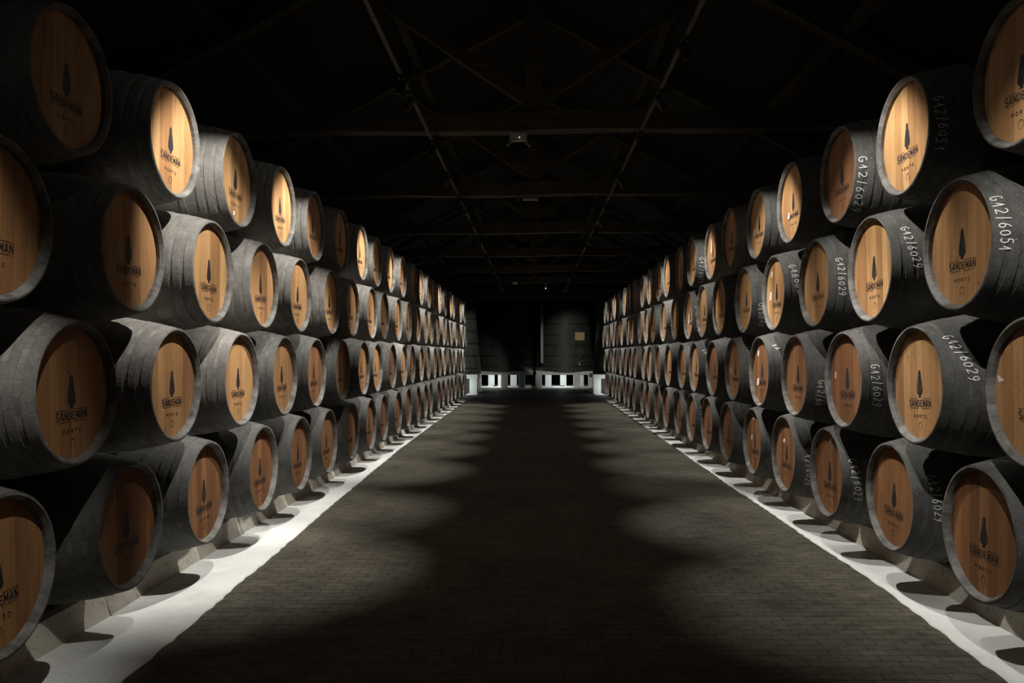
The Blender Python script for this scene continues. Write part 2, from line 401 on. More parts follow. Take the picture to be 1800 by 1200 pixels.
for i, y in enumerate(BEAM_Y):
    if i == 0: lab = 'rough timber roof truss nearest the camera, its beam above the top of the picture'
    else: lab = 'rough dark timber roof truss across the aisle, %s from the camera' % ORD[i]
    t = thing('roof_truss', lab, 'roof truss', (0, y, ZB), 0, 'timber roof trusses over the aisle')
    link('tie_beam', tie, t); link('king_post', king, t)
    for m_ in struts: link('strut', m_, t)
    for m_ in raf: link('rafter', m_, t)
# purlins run along the roof
for k, (s, x, nm) in enumerate([(-1, 1.9, 'left of the ridge, upper one'), (-1, 3.7, 'left of the ridge, lower one'), (1, 1.9, 'right of the ridge, upper one'), (1, 3.7, 'right of the ridge, lower one')]):
    zz = RIDGE - (RIDGE - EAVE + .2) * x / (WX + .4) - 0.10
    tag(link('purlin', box_mesh('purlin', s * x - 0.07, s * x + 0.07, YN + .1, YF - .1, zz - 0.09, zz + 0.03, M_TIMBER)),
        'dark timber purlin running the length of the roof, ' + nm, 'purlin', 'roof purlins')

# ------------------------------------------------------------------ barrels
L, RB, RR = 1.30, 0.468, 0.374
def rad(x):              # x = distance behind the front rim
    u = 2 * x / L - 1
    return RB - (RB - RR) * u * u
HX = L / 2
def body_mesh(mat):
    bm = bmesh.new()
    prof = [(-HX + .05, 0.34), (-HX, 0.346), (-HX, RR - .004)]
    n = 22
    for i in range(n + 1):
        x = L * i / n
        prof.append((-HX + x, rad(x) if 0 < i < n else RR))
    prof += [(HX + .001, RR - .003), (HX + .001, RR - .011), (HX - .016, 0.350), (HX - .020, 0.3465), (HX - .055, 0.3445)]
    lathe(bm, prof, 72)
    # solid closing wall just behind the head
    me = build('staves', bm, mat, True)
    me.materials.append(M_CHIME)
    for p in me.polygons:
        c = p.center
        if c.x > HX - .07 and math.hypot(c.y, c.z) < RR - .0035: p.material_index = 1
    return me
def hoop_mesh(x0, x1, mat):
    bm = bmesh.new(); t = 0.0035
    xs = [x0 + (x1 - x0) * i / 3 for i in range(4)]
    prof = [(HX - x0, rad(x0) - .004)] + [(HX - x, rad(x) + t) for x in xs] + [(HX - x1, rad(x1) - .004)]
    lathe(bm, prof, 72)
    # rivet
    return build('hoop', bm, mat, True)
def disc_mesh(x, mat, name):
    bm = bmesh.new()
    lathe(bm, [(x - .022, 0.3455), (x - .003, 0.346), (x, 0.344)], 72, cap0=True, cap1=True)
    return build(name, bm, mat)
HEADX = HX - 0.042
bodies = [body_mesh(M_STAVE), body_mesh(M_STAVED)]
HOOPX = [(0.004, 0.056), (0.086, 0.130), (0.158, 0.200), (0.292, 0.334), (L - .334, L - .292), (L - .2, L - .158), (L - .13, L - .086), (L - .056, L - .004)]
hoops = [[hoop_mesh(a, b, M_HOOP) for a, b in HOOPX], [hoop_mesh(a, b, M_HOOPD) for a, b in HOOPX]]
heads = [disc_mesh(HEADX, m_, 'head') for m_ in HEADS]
bm = bmesh.new(); lathe(bm, [(-HX + .03, 0.343), (-HX + .05, 0.343)], 72, cap0=True, cap1=True)
rear = build('rear_head', bm, M_STAVED)
# caped figure on the head: outline in (across, up)
half = [(0.000, 0.094), (0.008, 0.092), (0.012, 0.085), (0.0155, 0.074), (0.018, 0.066), (0.0165, 0.060), (0.019, 0.050),
        (0.024, 0.036), (0.028, 0.018), (0.033, -0.010), (0.037, -0.032), (0.0375, -0.046), (0.031, -0.056), (0.022, -0.062), (0.013, -0.068),
        (0.012, -0.076), (0.016, -0.082)]
rnd = random.Random(2)
bm = bmesh.new()
left = [(-u * (0.92 if i % 3 else 1.0), v) for i, (u, v) in enumerate(half)][::-1]
outl = half + left[:-1]
vs = [bm.verts.new((HEADX + 0.0012, u, v)) for u, v in outl]
f = bm.faces.new(vs)
ret = bmesh.ops.extrude_face_region(bm, geom=[f])
for v in [g for g in ret['geom'] if isinstance(g, bmesh.types.BMVert)]: v.co.x -= 0.0015
bmesh.ops.triangulate(bm, faces=bm.faces[:])
figure = build('emblem', bm, M_INK)
BLOCK = {
    'S': [[(.86, .80), (.72, .93), (.28, .93), (.12, .80), (.12, .64), (.28, .53), (.72, .47), (.88, .36), (.88, .20), (.72, .07), (.28, .07), (.12, .20)]],
    'A': [[(.08, 0), (.42, 1), (.58, 1), (.92, 0)], [(.22, .30), (.78, .30)]],
    'N': [[(.12, 0), (.12, 1)], [(.14, .95), (.86, .05)], [(.88, 0), (.88, 1)]],
    'D': [[(.12, .07), (.12, .93), (.6, .93), (.86, .74), (.86, .26), (.6, .07), (.12, .07)]],
    'E': [[(.88, .93), (.12, .93), (.12, .07), (.88, .07)], [(.12, .5), (.76, .5)]],
    'M': [[(.09, 0), (.09, 1)], [(.10, .95), (.5, .25)], [(.5, .25), (.90, .95)], [(.91, 0), (.91, 1)]],
    'P': [[(.15, 0), (.15, .93), (.7, .93), (.86, .8), (.86, .6), (.7, .46), (.15, .46)]],
    'O': [[(.3, .07), (.12, .25), (.12, .75), (.3, .93), (.7, .93), (.88, .75), (.88, .25), (.7, .07), (.3, .07)]],
    'R': [[(.15, 0), (.15, .93), (.7, .93), (.86, .8), (.86, .62), (.7, .48), (.15, .48)], [(.5, .48), (.88, 0)]],
    'T': [[(.08, .93), (.92, .93)], [(.5, .93), (.5, 0)]],
}
def text_bm(bm, body, height, width, cy, stroke, gap):
    """block capitals printed on the head"""
    cw = width / (len(body) + (len(body) - 1) * gap)
    for i, ch in enumerate(body):
        u0 = -width / 2 + i * cw * (1 + gap)
        for st in BLOCK[ch]:
            prev = None
            pts = [Vector((u0 + a * cw, cy - height / 2 + b * height)) for a, b in st]
            for k, p in enumerate(pts):
                d = (pts[min(k + 1, len(pts) - 1)] - pts[max(k - 1, 0)]).normalized()
                n = Vector((-d.y, d.x)) * stroke / 2
                A, B = bm.verts.new((HEADX + .0013, *(p + n))), bm.verts.new((HEADX + .0013, *(p - n)))
                if prev: bm.faces.new((prev[0], A, B, prev[1]))
                prev = (A, B)
def quad(bm, u0, u1, v0, v1):
    bm.faces.new([bm.verts.new((HEADX + 0.0013, a, b)) for a, b in ((u0, v0), (u1, v0), (u1, v1), (u0, v1))])
bm = bmesh.new()
text_bm(bm, 'SANDEMAN', 0.043, 0.280, -0.118, 0.0085, 0.22)
quad(bm, -0.145, -0.04, -0.0885, -0.0860); quad(bm, 0.03, 0.145, -0.0885, -0.0860)
quad(bm, -0.13, -0.02, -0.150, -0.1475); quad(bm, 0.02, 0.125, -0.150, -0.1475)
lettering = build('lettering', bm, M_INK)
bm = bmesh.new()
for k in range(18):     # small round stamp
    a0, a1 = 2 * math.pi * k / 18, 2 * math.pi * (k + 1) / 18
    if k in (13, 14): continue
    bm.faces.new([bm.verts.new((HEADX + .0013, r_ * math.cos(a_), -0.262 + r_ * 1.15 * math.sin(a_))) for r_, a_ in ((.019, a0), (.022, a0), (.022, a1), (.019, a1))])
stamp = build('round_stamp', bm, M_INK)
bm = bmesh.new(); text_bm(bm, 'PORTO', 0.020, 0.165, -0.200, 0.0042, 0.7)
place = build('small_lettering', bm, M_INK)

# hand-painted stroke alphabet in a 0..1 by 0..1 cell
def arc(cx, cy, rx, ry, a0, a1, n=9):
    return [(cx + rx * math.cos(R(a0 + (a1 - a0) * i / n)), cy + ry * math.sin(R(a0 + (a1 - a0) * i / n))) for i in range(n + 1)]
GLYPH = {
    'G': [arc(.45, .5, .42, .5, 60, 330) + [(.85, .45), (.45, .45)]],
    '1': [[(.15, .35), (.55, 1.0), (.6, 0)]],
    '2': [arc(.42, .72, .36, .28, 160, -20) + [(.1, .0), (.9, .06)]],
    '/': [[(.35, -.12), (.6, 1.15)]],
    '6': [[(.72, 1.0), (.35, .72), (.14, .35)] + arc(.45, .27, .32, .27, 170, 530, 12)],
    '0': [arc(.45, .42, .36, .40, 90, 450, 14)],
    '5': [[(.85, 1.0), (.3, .98), (.22, .58)] + arc(.42, .32, .38, .32, 110, -140)],
    '9': [arc(.45, .7, .3, .28, 0, 360, 12) + [(.76, .55), (.62, .1), (.3, -.08)]],
    'V': [[(.08, 1), (.42, 0), (.82, 1)]],
    'A': [[(.05, 0), (.45, 1), (.85, 0)], [(.2, .38), (.7, .38)]],
    'N': [[(.1, 0), (.1, 1), (.8, 0), (.8, 1)]],
    'R': [[(.1, 0), (.1, 1), (.6, .9), (.6, .6), (.1, .5), (.8, 0)]],
    '8': [arc(.45, .74, .27, .24, 270, 630, 12) + arc(.45, .26, .33, .27, 90, -270, 12)],
    '4': [[(.6, 0), (.6, 1), (.1, .35), (.85, .35)]],
    ' ': [],
}
chalk_cache = {}
def chalk_mesh(text, phi0, phi1, ax0, ax1, hgt, wdt=0.0058):
    """letters run along the hoop from angle phi0 down to phi1 (degrees above the level), tops away from the face"""
    key = (text, phi0, phi1, ax0, ax1, hgt)
    if key in chalk_cache: return chalk_cache[key]
    bm = bmesh.new(); n = len(text); rnd = random.Random(hash(len(text)) + int(phi0))
    def P(u, v):
        t = (u) / n
        ph = R(phi0 + (phi1 - phi0) * t)
        ax = ax0 + (ax1 - ax0) * t + v * hgt
        r_ = rad(max(ax, 0.0)) + 0.0052
        return Vector((HX - ax, r_ * math.cos(ph), r_ * math.sin(ph)))
    cell = abs(R(phi1 - phi0)) * 0.39 / n
    for i, ch in enumerate(text):
        jv = rnd.uniform(-.12, .12); js = rnd.uniform(.85, 1.05)
        for st in GLYPH[ch]:
            # resample to short pieces so that the paint follows the curved hoop
            pts = []
            for (a, b), (c, d) in zip(st, st[1:]):
                m_ = max(1, int(math.hypot(c - a, d - b) / 0.12))
                for k in range(m_): pts.append((a + (c - a) * k / m_, b + (d - b) * k / m_))
            pts.append(st[-1])
            prev = None
            for k, (a, b) in enumerate(pts):
                p, q = pts[max(k - 1, 0)], pts[min(k + 1, len(pts) - 1)]
                du, dv = (q[0] - p[0]) * cell, (q[1] - p[1]) * hgt
                l_ = math.hypot(du, dv) or 1
                nu, nv = -dv / l_ * wdt / 2 / cell, du / l_ * wdt / 2 / hgt
                x, y = i + 0.06 + a * 0.84 * js, b + jv
                A, B = bm.verts.new(P(x + nu, y + nv)), bm.verts.new(P(x - nu, y - nv))
                if prev: bm.faces.new((prev[0], A, B, prev[1]))
                prev = (A, B)
    me = build('painted_number', bm, M_CHALK)
    chalk_cache[key] = me
    return me

BARREL_PARTS = None
def barrel(side, X, Y, H, label, head_k, dark, roll, chalk=None, tri=False, tilt=0.0, glints=None):
    """X: distance of the front rim from the aisle's centre line; H: height of the axis"""
    s = -1 if side == 'left' else 1
    t = thing('wine_barrel', label, 'barrel', (s * (X + L / 2), Y, H - RB), (0 if s < 0 else math.pi) + tilt, 'oak barrels stacked along the %s side of the aisle' % side)
    ax = (0, 0, RB)
    b = link('staves', bodies[dark], t, ax, (roll * 7, 0, 0))
    for hm in hoops[dark]: link('hoop', hm, b)
    h = link('head', heads[head_k], t, ax, (roll, 0, 0))
    link('emblem', figure, h); link('lettering', lettering, h); link('small_lettering', place, h); link('round_stamp', stamp, h)
    link('rear_head', rear, t, ax)
    for c in (chalk or []):
        ck = link('painted_number', chalk_mesh(*c), t, ax); ck['label'] = 'white hand-painted writing on the hoops'
    for (u_, v_, w_, h_) in (glints or []):  # white quads painted as the glints of clear plastic labels
        bm = bmesh.new()
        bm.faces.new([bm.verts.new((HEADX + .0015, a, b_)) for a, b_ in ((u_ - w_, v_ - h_), (u_ + w_ * .7, v_ - h_ * .8), (u_ + w_, v_ + h_), (u_ - w_ * .5, v_ + h_ * .9))])
        g = link('label_glint', build('label_glint', bm, M_CHALK), h); g['label'] = 'small white painted glint of a clear plastic label on the head'
    if tri:
        bm = bmesh.new(); vs = [bm.verts.new((HEADX + .0015, a, b_)) for a, b_ in ((-.315, .045), (-.325, .085), (-.262, .055))]
        bm.faces.new(vs); sk = link('sticker', build('sticker', bm, M_CHALK), h); sk['label'] = 'small white triangular sticker'
    return t

S_ = 1.153
ROWNAME = ['bottom row', 'second row up', 'third row up', 'top row']
# measured on the photograph: left edge, right edge of the head, height of the rim's centre
LEFT = {0: (3.60, 22, 0.69, {0: (None, None, 1008), 1: (179, 274, 931), 2: (333, 392.5, 868), 3: (439, 482.5, 822.5), 4: (512.5, 542.5, 798), 5: (567, 587, 781), 7: (642, 660, 746)}),
        1: (4.165, 21, 1.51, {0: (69, 189, 696), 1: (271, 342, 679), 2: (396, 449, 674), 3: (482, 516, 662), 4: (542, 568, 655), 5: (591, 611, 651), 6: (629, 647.5, 647)}),
        2: (3.60, 22, 2.325, {0: (None, None, 384), 1: (185, 276, 440), 2: (342, 401, 481), 3: (442, 482, 507), 4: (512.5, 541, 521), 6: (609, 628, 545), 7: (644.5, 661, 559)}),
        3: (4.165, 21, 3.13, {0: (61, 180, 140), 1: (266.5, 342, 248), 2: (394, 442, 320), 3: (478, 514, 367), 4: (540, 566, 401), 6: (627, 644, 458)})}
RIGHT = {0: (4.44, 21, 0.712, {0: (1669, 1782.5, 939), 1: (1532, 1602.5, 874), 2: (1430, 1479.5, 831), 3: (1362, 1396, 791.5), 4: (1310, 1337.5, 775), 6: (1236, 1251, 743)}),
         1: (3.92, 21, 1.515, {1: (1572, 1652.5, 676), 2: (1458, 1512.5, 672), 3: (1380.5, 1417, 660), 4: (1322.5, 1350, 652), 5: (1279, 1300, 648)}),
         2: (4.54, 21, 2.325, {0: (1636, 1739, 430), 1: (1500, 1564.5, 474), 2: (1412, 1455, 498), 3: (1347, 1375.8, 515), 4: (1298.6, 1318.8, 526), 5: (1256, 1275, 537), 6: (1228, 1243, 547)}),
         3: (4.03, 21, 3.128, {0: (None, None, 117), 1: (1551, 1629.5, 241), 2: (1453.5, 1497.5, 305), 3: (1373, 1407.7, 355), 4: (1319, 1343, 394), 6: (1243.5, 1257, 443)})}
CH = {  # (row, index) -> painted writing on right-hand barrels
    (3, 1): [('G12/6051', 22, -28, 0.03, 0.05, 0.055)],
    (3, 2): [('G12/6029', 8, -58, 0.02, 0.03, 0.055)],
    (2, 0): [('G12/6051', 33, -14, 0.012, 0.035, 0.056)],
    (2, 1): [('G12/6029', 38, -6, 0.075, 0.13, 0.050)],
    (2, 2): [('G12/6029', 26, -20, 0.055, 0.080, 0.050)],
    (2, 3): [('G1688040', 38, -22, 0.05, 0.15, 0.060)],
    (2, 4): [('G46840', -8, -50, 0.06, 0.10, 0.075)],
    (1, 1): [('G12/6029', 50, 4, 0.05, 0.14, 0.055)],
    (1, 2): [('G12/6029', 18, -28, 0.06, 0.085, 0.055)],
    (1, 3): [('G12/60', -4, -40, 0.08, 0.09, 0.055)],
    (1, 4): [('VA', 46, 34, 0.05, 0.09, 0.055), ('6029', 28, -10, 0.22, 0.28, 0.055)],
    (1, 5): [('VA', 44, 30, 0.08, 0.10, 0.055), ('NR', 24, 8, 0.13, 0.14, 0.05), ('6', 2, -10, 0.13, 0.14, 0.05)],
    (1, 7): [('VA', 42, 28, 0.05, 0.09, 0.055)],
    (0, 0): [('G12/6029', 34, -16, 0.10, 0.13, 0.05)],
    (0, 1): [('G12/6029', 30, -14, 0.09, 0.13, 0.055)],
    (0, 2): [('G12/6029', 24, -26, 0.06, 0.10, 0.055)],
    (0, 3): [('G12/6029', 14, -40, 0.09, 0.11, 0.05)],
    (3, 7): [('G12/6029', 2, -60, 0.04, 0.06, 0.06)],
    (2, 7): [('G12/6029', 20, -40, 0.05, 0.07, 0.06)],
    (1, 8): [('G12/60', 10, -35, 0.08, 0.10, 0.06)],
    (0, 7): [('G12/6029', 30, -30, 0.06, 0.10, 0.06)],
}
NEARLAB = {
    ('left', 0, 0): 'large barrel cut off by the lower left corner, reddish head',
    ('left', 0, 1): 'dark barrel almost in shadow between the two nearest bottom-left barrels with lit floor',
    ('left', 0, 2): 'bottom row left barrel above the first bright patch on the kerb',
    ('left', 1, 0): 'large barrel with dim brown head and big top shadow, second row, far left',
    ('left', 1, 1): 'left barrel with black spots above its emblem and light band along its top',
    ('left', 1, 2): 'clean evenly lit barrel, second row up on the left, third from the frame edge',
    ('left', 2, 0): 'barrel cut by the left frame edge at mid height, only EMAN readable',
    ('left', 2, 1): 'dim brown-headed barrel under the gap in the top left row',
    ('left', 2, 2): 'brightly lit barrel with pale grey staves, third row up, left',
    ('left', 3, 0): 'barrel in near darkness in the upper left corner, barely visible head',
    ('left', 3, 1): 'brightest top row barrel on the left, warm head and white lower rim',
    ('left', 3, 2): 'half shaded top row barrel just behind the brightest one on the left',
    ('right', 0, 0): 'large reddish barrel in the lower right corner, bottom row',
    ('right', 0, 1): 'bottom right barrel whose painted number is cut to its last digits by shadow',
    ('right', 1, 0): 'barrel cut by the right frame edge with a white triangular sticker',
    ('right', 1, 1): 'second row right barrel with G12/6029 painted slanting along the shadow edge',
    ('right', 1, 2): 'second row right barrel with G12/6029 low on its dark grey side',
    ('right', 2, 0): 'large right barrel with G12/6051 in white, grey stain down its head',
    ('right', 2, 1): 'bright orange-headed barrel with G12/6029 on its side, third row, right',
    ('right', 3, 0): 'topmost barrel cut by the upper right corner of the frame',
    ('right', 3, 1): 'tall bright top row barrel on the right with faint G12/6051 on dark staves',
    ('right', 3, 2): 'top row right barrel with scratched brown head and G12/6029 curving down',
}
NUM = ['nearest', 'second', 'third', 'fourth', 'fifth', 'sixth', 'seventh', 'eighth', 'ninth', 'tenth', 'eleventh', 'twelfth', 'thirteenth', 'fourteenth',
       'fifteenth', 'sixteenth', 'seventeenth', 'eighteenth', 'nineteenth', 'twentieth', 'twenty-first', 'twenty-second']
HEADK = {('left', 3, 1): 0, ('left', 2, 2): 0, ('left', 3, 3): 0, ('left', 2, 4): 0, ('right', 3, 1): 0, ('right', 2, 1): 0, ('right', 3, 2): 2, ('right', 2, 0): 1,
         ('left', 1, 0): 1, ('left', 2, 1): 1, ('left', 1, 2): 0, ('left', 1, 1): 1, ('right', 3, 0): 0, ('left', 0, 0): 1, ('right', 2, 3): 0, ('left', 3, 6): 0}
GLINTS = {('right', 3, 3): [(-.13, -.10, .025, .03)], ('right', 3, 4): [(-.2, -.06, .02, .04)], ('right', 3, 6): [(-.1, .10, .03, .10)],
        ('right', 2, 3): [(-.20, -.02, .035, .045), (-.16, .20, .03, .03)], ('right', 1, 4): [(-.16, -.11, .045, .04), (-.14, .20, .03, .03)],
        ('right', 1, 2): [(-.24, .04, .012, .03)], ('right', 0, 4): [(-.13, .04, .025, .03), (-.05, .26, .02, .02)], ('right', 0, 3): [(-.08, .12, .03, .02)],
        ('right', 1, 5): [(-.22, -.02, .02, .04)], ('right', 0, 2): [(0.02, .27, .02, .015)], ('right', 2, 7): [(-.12, -.05, .03, .09)], ('left', 3, 2): [(-.02, -.27, .02, .02)]}
POS = {}
for side, rows, xdef in (('left', LEFT, 2.395), ('right', RIGHT, 2.42)):
    s = -1 if side == 'left' else 1
    rnd = random.Random(11 if s < 0 else 23)
    for r_, (z0, n, hdef, meas) in rows.items():
        for i in range(n):
            Y = z0 + i * S_
            X = xdef + rnd.uniform(-.025, .025) + (0.05 if (s > 0 and r_ == 0) else 0); H = hdef + rnd.uniform(-.004, .004)
            if i in meas:
                xl, xr, py = meas[i]
                if xl:
                    near, far = (VPX - xl, VPX - xr) if s < 0 else (xr - VPX, xl - VPX)
                    X = (near * (Y - .344) / F + far * (Y + .341) / F - .031) / 2
                    X = max(xdef - .07, min(xdef + .08, X))
                H = hdef + max(-.008, min(.008, (EYE - (py - VPY) * Y / F) - hdef))
            POS[(side, r_, i)] = (X, Y, H)
            lab = NEARLAB.get((side, r_, i))
            if not lab:
                lab = 'oak barrel with grey staves, %s from the camera in the %s, %s stack' % (NUM[i], ROWNAME[r_], side)
                if n - 1 == i: lab = 'farthest oak barrel of the %s in the %s stack, by the vats' % (ROWNAME[r_], side)
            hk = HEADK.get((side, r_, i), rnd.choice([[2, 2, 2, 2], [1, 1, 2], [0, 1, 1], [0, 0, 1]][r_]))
            barrel(side, X, Y, H, lab, hk, 1 if (s > 0 and rnd.random() < .75) or rnd.random() < (1.0, .6, .1, .25)[r_] else 0, rnd.uniform(-.05, .05),  # lower rows take the darker staves to imitate the weak light there
                   CH.get((r_, i)) if s > 0 else None, tri=(side, r_, i) == ('right', 1, 0), glints=GLINTS.get((side, r_, i)))

# timber bearers under the bottom rows
for side, s, xf in (('left', -1, 2.40), ('right', 1, 2.47)):
    for nm, dx in (('front', 0.56), ('rear', 0.88)):
        zt = 0.69 - 0.02 - rad(.62) - 0.002
        bm = bmesh.new(); add_box(bm, s * (xf + dx) - .06, s * (xf + dx) + .06, -0.5, 29.0, 0.191, zt)
        tag(link('timber_bearer', build('timber_bearer', bm, M_TIMBER)), 'long %s timber bearer carrying the bottom barrels of the %s stack' % (nm, side), 'beam', 'timber bearers under the barrels')

# ------------------------------------------------------------------ lighting tracks and spotlights
def track(s, side):
    t = thing('lighting_track', 'long thin metal lighting track under the roof beams, %s of the aisle' % side, 'lighting track', (s * TRACK_X, 0, TRACK_Z), 0, 'lighting tracks')
    y = 2.0; k = 0
    while y < 31:
        ln = 1.92
        bm = bmesh.new(); add_box(bm, -.014, .014, y, y + ln, 0.0, 0.030)
        add_box(bm, -.017, -.011, y, y + ln, -0.004, 0.002); add_box(bm, .011, .017, y, y + ln, -0.004, 0.002)
        link('rail', build('rail', bm, M_TRACK), t)
        bm = bmesh.new(); add_box(bm, -.02, .02, y + ln, y + ln + .08, -.004, .034)
        link('connector', build('connector', bm, M_BLACK), t)
        y += ln + .08
    for yb in BEAM_Y[:-2]:
        bm = bmesh.new(); tube(bm, (0, yb, .03), (0, yb, ZB - TRACK_Z + .01 + 0.02 + s * .03), .008)
        link('hanger', build('hanger', bm, M_BLACK), t)
track(-1, 'left'); track(1, 'right')
bm = bmesh.new()
lathe(bm, [(-.085, 0.020), (-.080, .034), (.040, .038), (.065, .038), (.066, .034), (.050, .030)], 24, axis='Z', cap0=True, cap1=True)
HOUS = build('housing', bm, M_BLACK, True)
bm = bmesh.new(); add_box(bm, -.018, .018, -.045, .045, -.035, -.004); tube(bm, (0, 0, -.035), (0, 0, -.075), .007)
add_box(bm, -.044, .044, -.006, .006, -.080, -.074); add_box(bm, -.046, -.042, -.006, .006, -.125, -.074); add_box(bm, .042, .046, -.006, .006, -.125, -.074)
BRK = build('bracket', bm, M_BLACK)
def spot(s, side, i, y, ax, ay, az, power, cone, blend=.6, x=None, z=None):
    x = TRACK_X if x is None else x
    z = TRACK_Z if z is None else z
    t = thing('track_spotlight', 'black track spotlight, %s from the camera on the %s track' % (NUM[i], side), 'spotlight', (s * x, y, z), 0, 'spotlights on the tracks')
    d = Vector((s * ax - s * x, ay - y, az - (z - .125))).normalized()
    q = d.to_track_quat('Z', 'Y')
    link('bracket', BRK, t)
    h = link('housing', HOUS, t, (0, 0, -.125)); h.rotation_mode = 'QUATERNION'; h.rotation_quaternion = q
    ld = bpy.data.lights.new('spot', 'SPOT'); ld.energy = power; ld.color = WARM; ld.spot_size = R(cone); ld.spot_blend = blend; ld.shadow_soft_size = 0.018
    lo = bpy.data.objects.new('lamp', ld); C.objects.link(lo); lo.parent = t
    lo.location = Vector((0, 0, -.125)) + d * 0.08
    lo.rotation_mode = 'QUATERNION'; lo.rotation_quaternion = (-d).to_track_quat('Z', 'Y')
    if SPILL and cone > 40:      # weak stray light around the main beam of the same lamp
        l2 = bpy.data.lights.new('spill', 'SPOT'); l2.energy = power * SPILL; l2.color = WARM; l2.spot_size = R(150); l2.spot_blend = 1.0; l2.shadow_soft_size = 0.03
        o2 = bpy.data.objects.new('spill', l2); C.objects.link(o2); o2.parent = t
        o2.location = lo.location; o2.rotation_mode = 'QUATERNION'; o2.rotation_quaternion = lo.rotation_quaternion
for i, a in enumerate(sorted(LEFT_SPOTS)): spot(-1, 'left', i, *a)
for i, a in enumerate(sorted(RIGHT_SPOTS)): spot(1, 'right', i, *a)

# ------------------------------------------------------------------ small devices hanging from the trusses
def emergency_light(x, y, z, label):
    t = thing('emergency_light', label, 'emergency light', (x, y, z), 0, 'emergency light units under the trusses')
    link('box', box_mesh('box', -.10, .10, -.04, .04, 0.0, .095, M_GREYBOX, .008), t)
    for s in (-1, 1):
        bm = bmesh.new(); tube(bm, (s * .06, -.02, .005), (s * .135, -.06, -.075), .011, 10); tube(bm, (s * .06, -.02, .03), (s * .06, -.02, .0), .013, 10)
        link('lamp_arm', build('lamp_arm', bm, M_GREYBOX), t)
    bm = bmesh.new(); bmesh.ops.create_icosphere(bm, subdivisions=1, radius=.0055); me = build('indicator', bm, EMIT)
    link('indicator', me, t, (.012, -.046, .035))
EMIT, nt, bs = new_mat('indicator_light'); bs.inputs['Emission Color'].default_value = (.95, 1, .95, 1); bs.inputs['Emission Strength'].default_value = 1.5
emergency_light(-.185, 9.30, 4.205, 'grey twin-arm emergency light under the second roof truss')
emergency_light(-.70, 29.02, 4.285, 'tiny twin-arm emergency light under a far roof truss')
t = thing('tube_light', 'small pale bar fixed under the third roof truss', 'luminaire', (-.06, 13.1, 4.255))  # tube light fixed under the truss, modelled unlit
link('bar', box_mesh('bar', -.13, .13, -.03, .03, 0, .035, M_GREYBOX, .006), t); link('end_cap', box_mesh('end_cap', -.22, -.19, -.02, .02, .0, .03, M_GREYBOX, .004), t)
bm = bmesh.new(); bmesh.ops.create_uvsphere(bm, u_segments=16, v_segments=8, radius=.045)
cm = thing('dome_camera', 'small white glinting dome camera under a far truss', 'camera', (.42, 28.95, 4.13))
bm2 = bmesh.new(); tube(bm2, (0, 0, .02), (0, .1, .27), .02, 12); link('stem', build('stem', bm2, M_GREYBOX), cm)
link('dome', build('dome', bm, EMIT2 if False else M_WHITE, True), cm); 
bm = bmesh.new(); bmesh.ops.create_icosphere(bm, subdivisions=1, radius=.02); link('indicator', build('indicator', bm, EMIT), cm, (0, -.045, 0))

# ------------------------------------------------------------------ vats on white blocks at the far end
def vat(label, x, y, r0, r1, z0, h):
    t = thing('wooden_vat', label, 'vat', (x, y, z0), 0, 'great black vats at the far end')
    bm = bmesh.new()
    lathe(bm, [(0.0, r0 - .02), (0.0, r0)] + [(h * k / 8, r0 + (r1 - r0) * k / 8) for k in range(1, 9)] + [(h, r1 - .05), (h - .08, r1 - .06)], 96, axis='Z', cap0=True, cap1=True)
    link('staves', build('staves', bm, M_VAT, True), t)
    for k in range(7):
        z = 0.22 + k * 0.55
        rr = r0 + (r1 - r0) * z / h
        rr2 = r0 + (r1 - r0) * (z + .06) / h
        bm = bmesh.new(); lathe(bm, [(z, rr - .01), (z, rr + .006), (z + .06, rr2 + .006), (z + .06, rr2 - .01)], 96, axis='Z')
        link('hoop', build('hoop', bm, M_BLACK), t)
    return t
def stand(label, x, y, r, z1, xs, xr, tb=0.20):
    t = thing('vat_stand', label, 'stand', (x, y, 0.012), 0, 'white block stands below the vats')
    for yy, xl_ in ((-r * .72, xs), (r * .72, xr)):
        link('cross_beam', box_mesh('cross_beam', -r, r, yy - .18, yy + .18, z1 - tb, z1 - .014, M_WHITE, .01), t)
        for xx in xl_:
            link('leg', box_mesh('leg', xx - .17, xx + .17, yy - .17, yy + .17, 0, z1 - tb - .001, M_WHITE, .01), t)
ZV = 0.86
stand('white block stand under the left middle vat', -1.62, 42.6, 1.55, ZV, [-1.32, .07, .97], [-.73, -.2, .49])
stand('white block stand under the right middle vat', 1.66, 42.6, 1.55, ZV, [-1.42, .57, 1.35], [-.88, -.06, .9])
stand('white block stand under the near left vat, beside the last barrels', -4.02 + .3, 35.9, 1.25, ZV, [-.9, 0.1, 1.05], [-.6, .7])
stand('white block stand under the near right vat, beside the last barrels', 4.22 - .4, 35.9, 1.25, ZV, [-1.05, -.1, .9], [-.7, .6])
vat('great black vat, left of the two in the middle', -1.62, 42.6, 1.58, 1.22, ZV + .004, 3.9)
v2 = vat('great black vat with the plaque and tap, right of the middle', 1.66, 42.6, 1.60, 1.22, ZV + .004, 3.9)
vat('great black vat partly hidden behind the left barrels', -3.62, 35.9, 1.22, .88, ZV + .004, 3.9)
vat('great black vat partly hidden behind the right barrels', 3.86, 35.9, 1.22, .88, ZV + .004, 3.9)
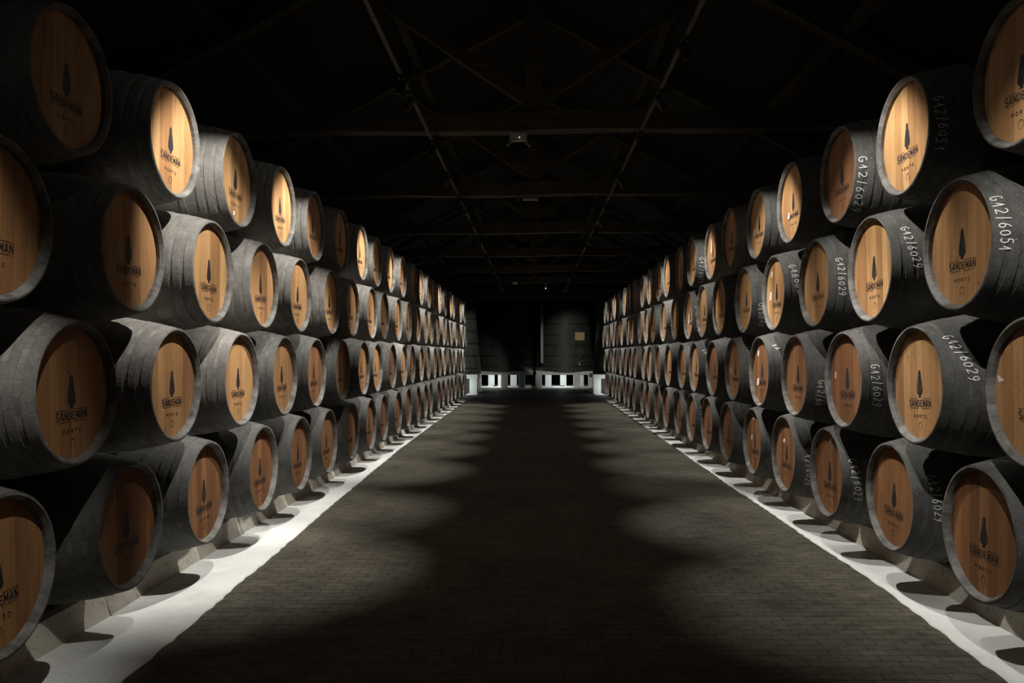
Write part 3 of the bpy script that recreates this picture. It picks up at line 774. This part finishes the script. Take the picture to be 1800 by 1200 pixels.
# door, tap on the right middle vat; plaque and pipe
def on_vat(xw, z):       # front surface of the right middle vat
    rr = 1.60 + (1.22 - 1.60) * (z - ZV) / 3.9
    dx = xw - 1.66
    return 42.6 - math.sqrt(max(rr * rr - dx * dx, 0))
px = 2.35
yv = on_vat(px, 1.84)
bm = bmesh.new()
for rad_, z_ in ((.21, 0),):
    lathe(bm, [(0, rad_), (.05, rad_), (.05, rad_ - .05), (0, rad_ - .05)], 28, axis='Z')
add_box(bm, -.30, .30, -.03, .03, .02, .07); add_box(bm, -.18, .18, -.16, .16, 0, .03)
mt = Matrix.Rotation(R(90), 4, 'X')
for v in bm.verts: v.co = mt @ v.co
link('manhole_door', build('manhole_door', bm, flat('iron_grey', (.16, .16, .15), .4, .5)), v2, (px - 1.66, yv - 42.6 - .02, 1.84 - ZV), (0, 0, R(25)))
yt = on_vat(px, 1.26)
bm = bmesh.new(); tube(bm, (0, .1, 0), (0, -.22, 0), .035, 12); tube(bm, (0, -.2, .02), (0, -.2, -.16), .03, 12, .025); tube(bm, (0, -.12, 0), (0, -.12, .09), .02, 10); tube(bm, (-.02, -.12, .09), (.22, -.14, .13), .014, 8)
link('tap', build('tap', bm, M_STEEL), v2, (px - 1.66, yt - 42.6, 1.27 - ZV))
yp = on_vat(px - .05, 2.65)
pl = thing('plaque', 'small square wooden plaque fixed to the right middle vat', 'sign', (px + .02, yp - .06, 2.47), R(24))
link('board', box_mesh('board', -.28, .28, -.015, .015, 0, .42, M_BRASS, .006), pl)
M_PLT = flat('plaque_print', (.78, .62, .38), .5)
bm = bmesh.new()
for (u0, u1, v0, v1) in ((-.06, .06, .27, .33), (-.14, .14, .20, .225), (-.11, .11, .155, .175), (-.14, -.03, .07, .12), (.02, .14, .07, .12)):
    add_box(bm, u0, u1, -.018, -.0155, v0, v1)
link('print', build('print', bm, M_PLT), pl)
xg = .40
gp = thing('drain_pipe', 'pale upright pipe standing between the two middle vats', 'pipe', (xg, 40.9, 1.29))
bm = bmesh.new(); tube(bm, (0, 0, 0), (0, 0, 3.05), .075, 16); link('pipe', build('pipe', bm, flat('pale_grey_paint', (.42, .42, .38), .6)), gp)
bm = bmesh.new(); add_box(bm, -.02, .02, .02, .60, .35, .39); add_box(bm, -.02, .02, .02, .80, 2.6, 2.64); link('bracket', build('bracket', bm, M_BLACK), gp)

# lamps that light the vat end: fixtures low between the blocks, spotlights at the end of the tracks
def floor_lamp(x, y, power, label):
    t = thing('floor_light', label, 'lamp', (x, y, 0.012), 0, 'low lamps below the vats')
    link('housing', box_mesh('housing', -.12, .12, -.05, .05, 0, .06, M_BLACK, .008), t)
    ld = bpy.data.lights.new('floor_light', 'POINT'); ld.energy = power; ld.color = (.93, 1, .97); ld.shadow_soft_size = .05
    lo = bpy.data.objects.new('lamp', ld); C.objects.link(lo); lo.parent = t; lo.location = (0, 0, .40)
floor_lamp(-2.1, 42.5, 26, 'small lamp below the left middle vat')
floor_lamp(1.5, 42.5, 26, 'small lamp below the right middle vat')
floor_lamp(-3.0, 34.3, 9, 'small lamp below the near left vat')
floor_lamp(3.1, 34.3, 9, 'small lamp below the near right vat')
def end_spot(s, y, tx, ty, tz, power, cone, label):
    n0 = len(bpy.data.objects)
    spot(s, 'left' if s < 0 else 'right', 20, y, tx, ty, tz, power, cone)
    [o for o in bpy.data.objects if o.name.startswith('track_spotlight')]
    for o in bpy.data.objects:
        if o.get('label', '').startswith('black track spotlight, twenty-first'): o['label'] = label
end_spot(-1, 28.6, 2.6, 35.0, 2.3, 650, 26, 'black track spotlight at the far end of the left track')
end_spot(1, 29.2, 2.0, 41.0, 1.7, 1050, 24, 'black track spotlight at the far end of the right track')
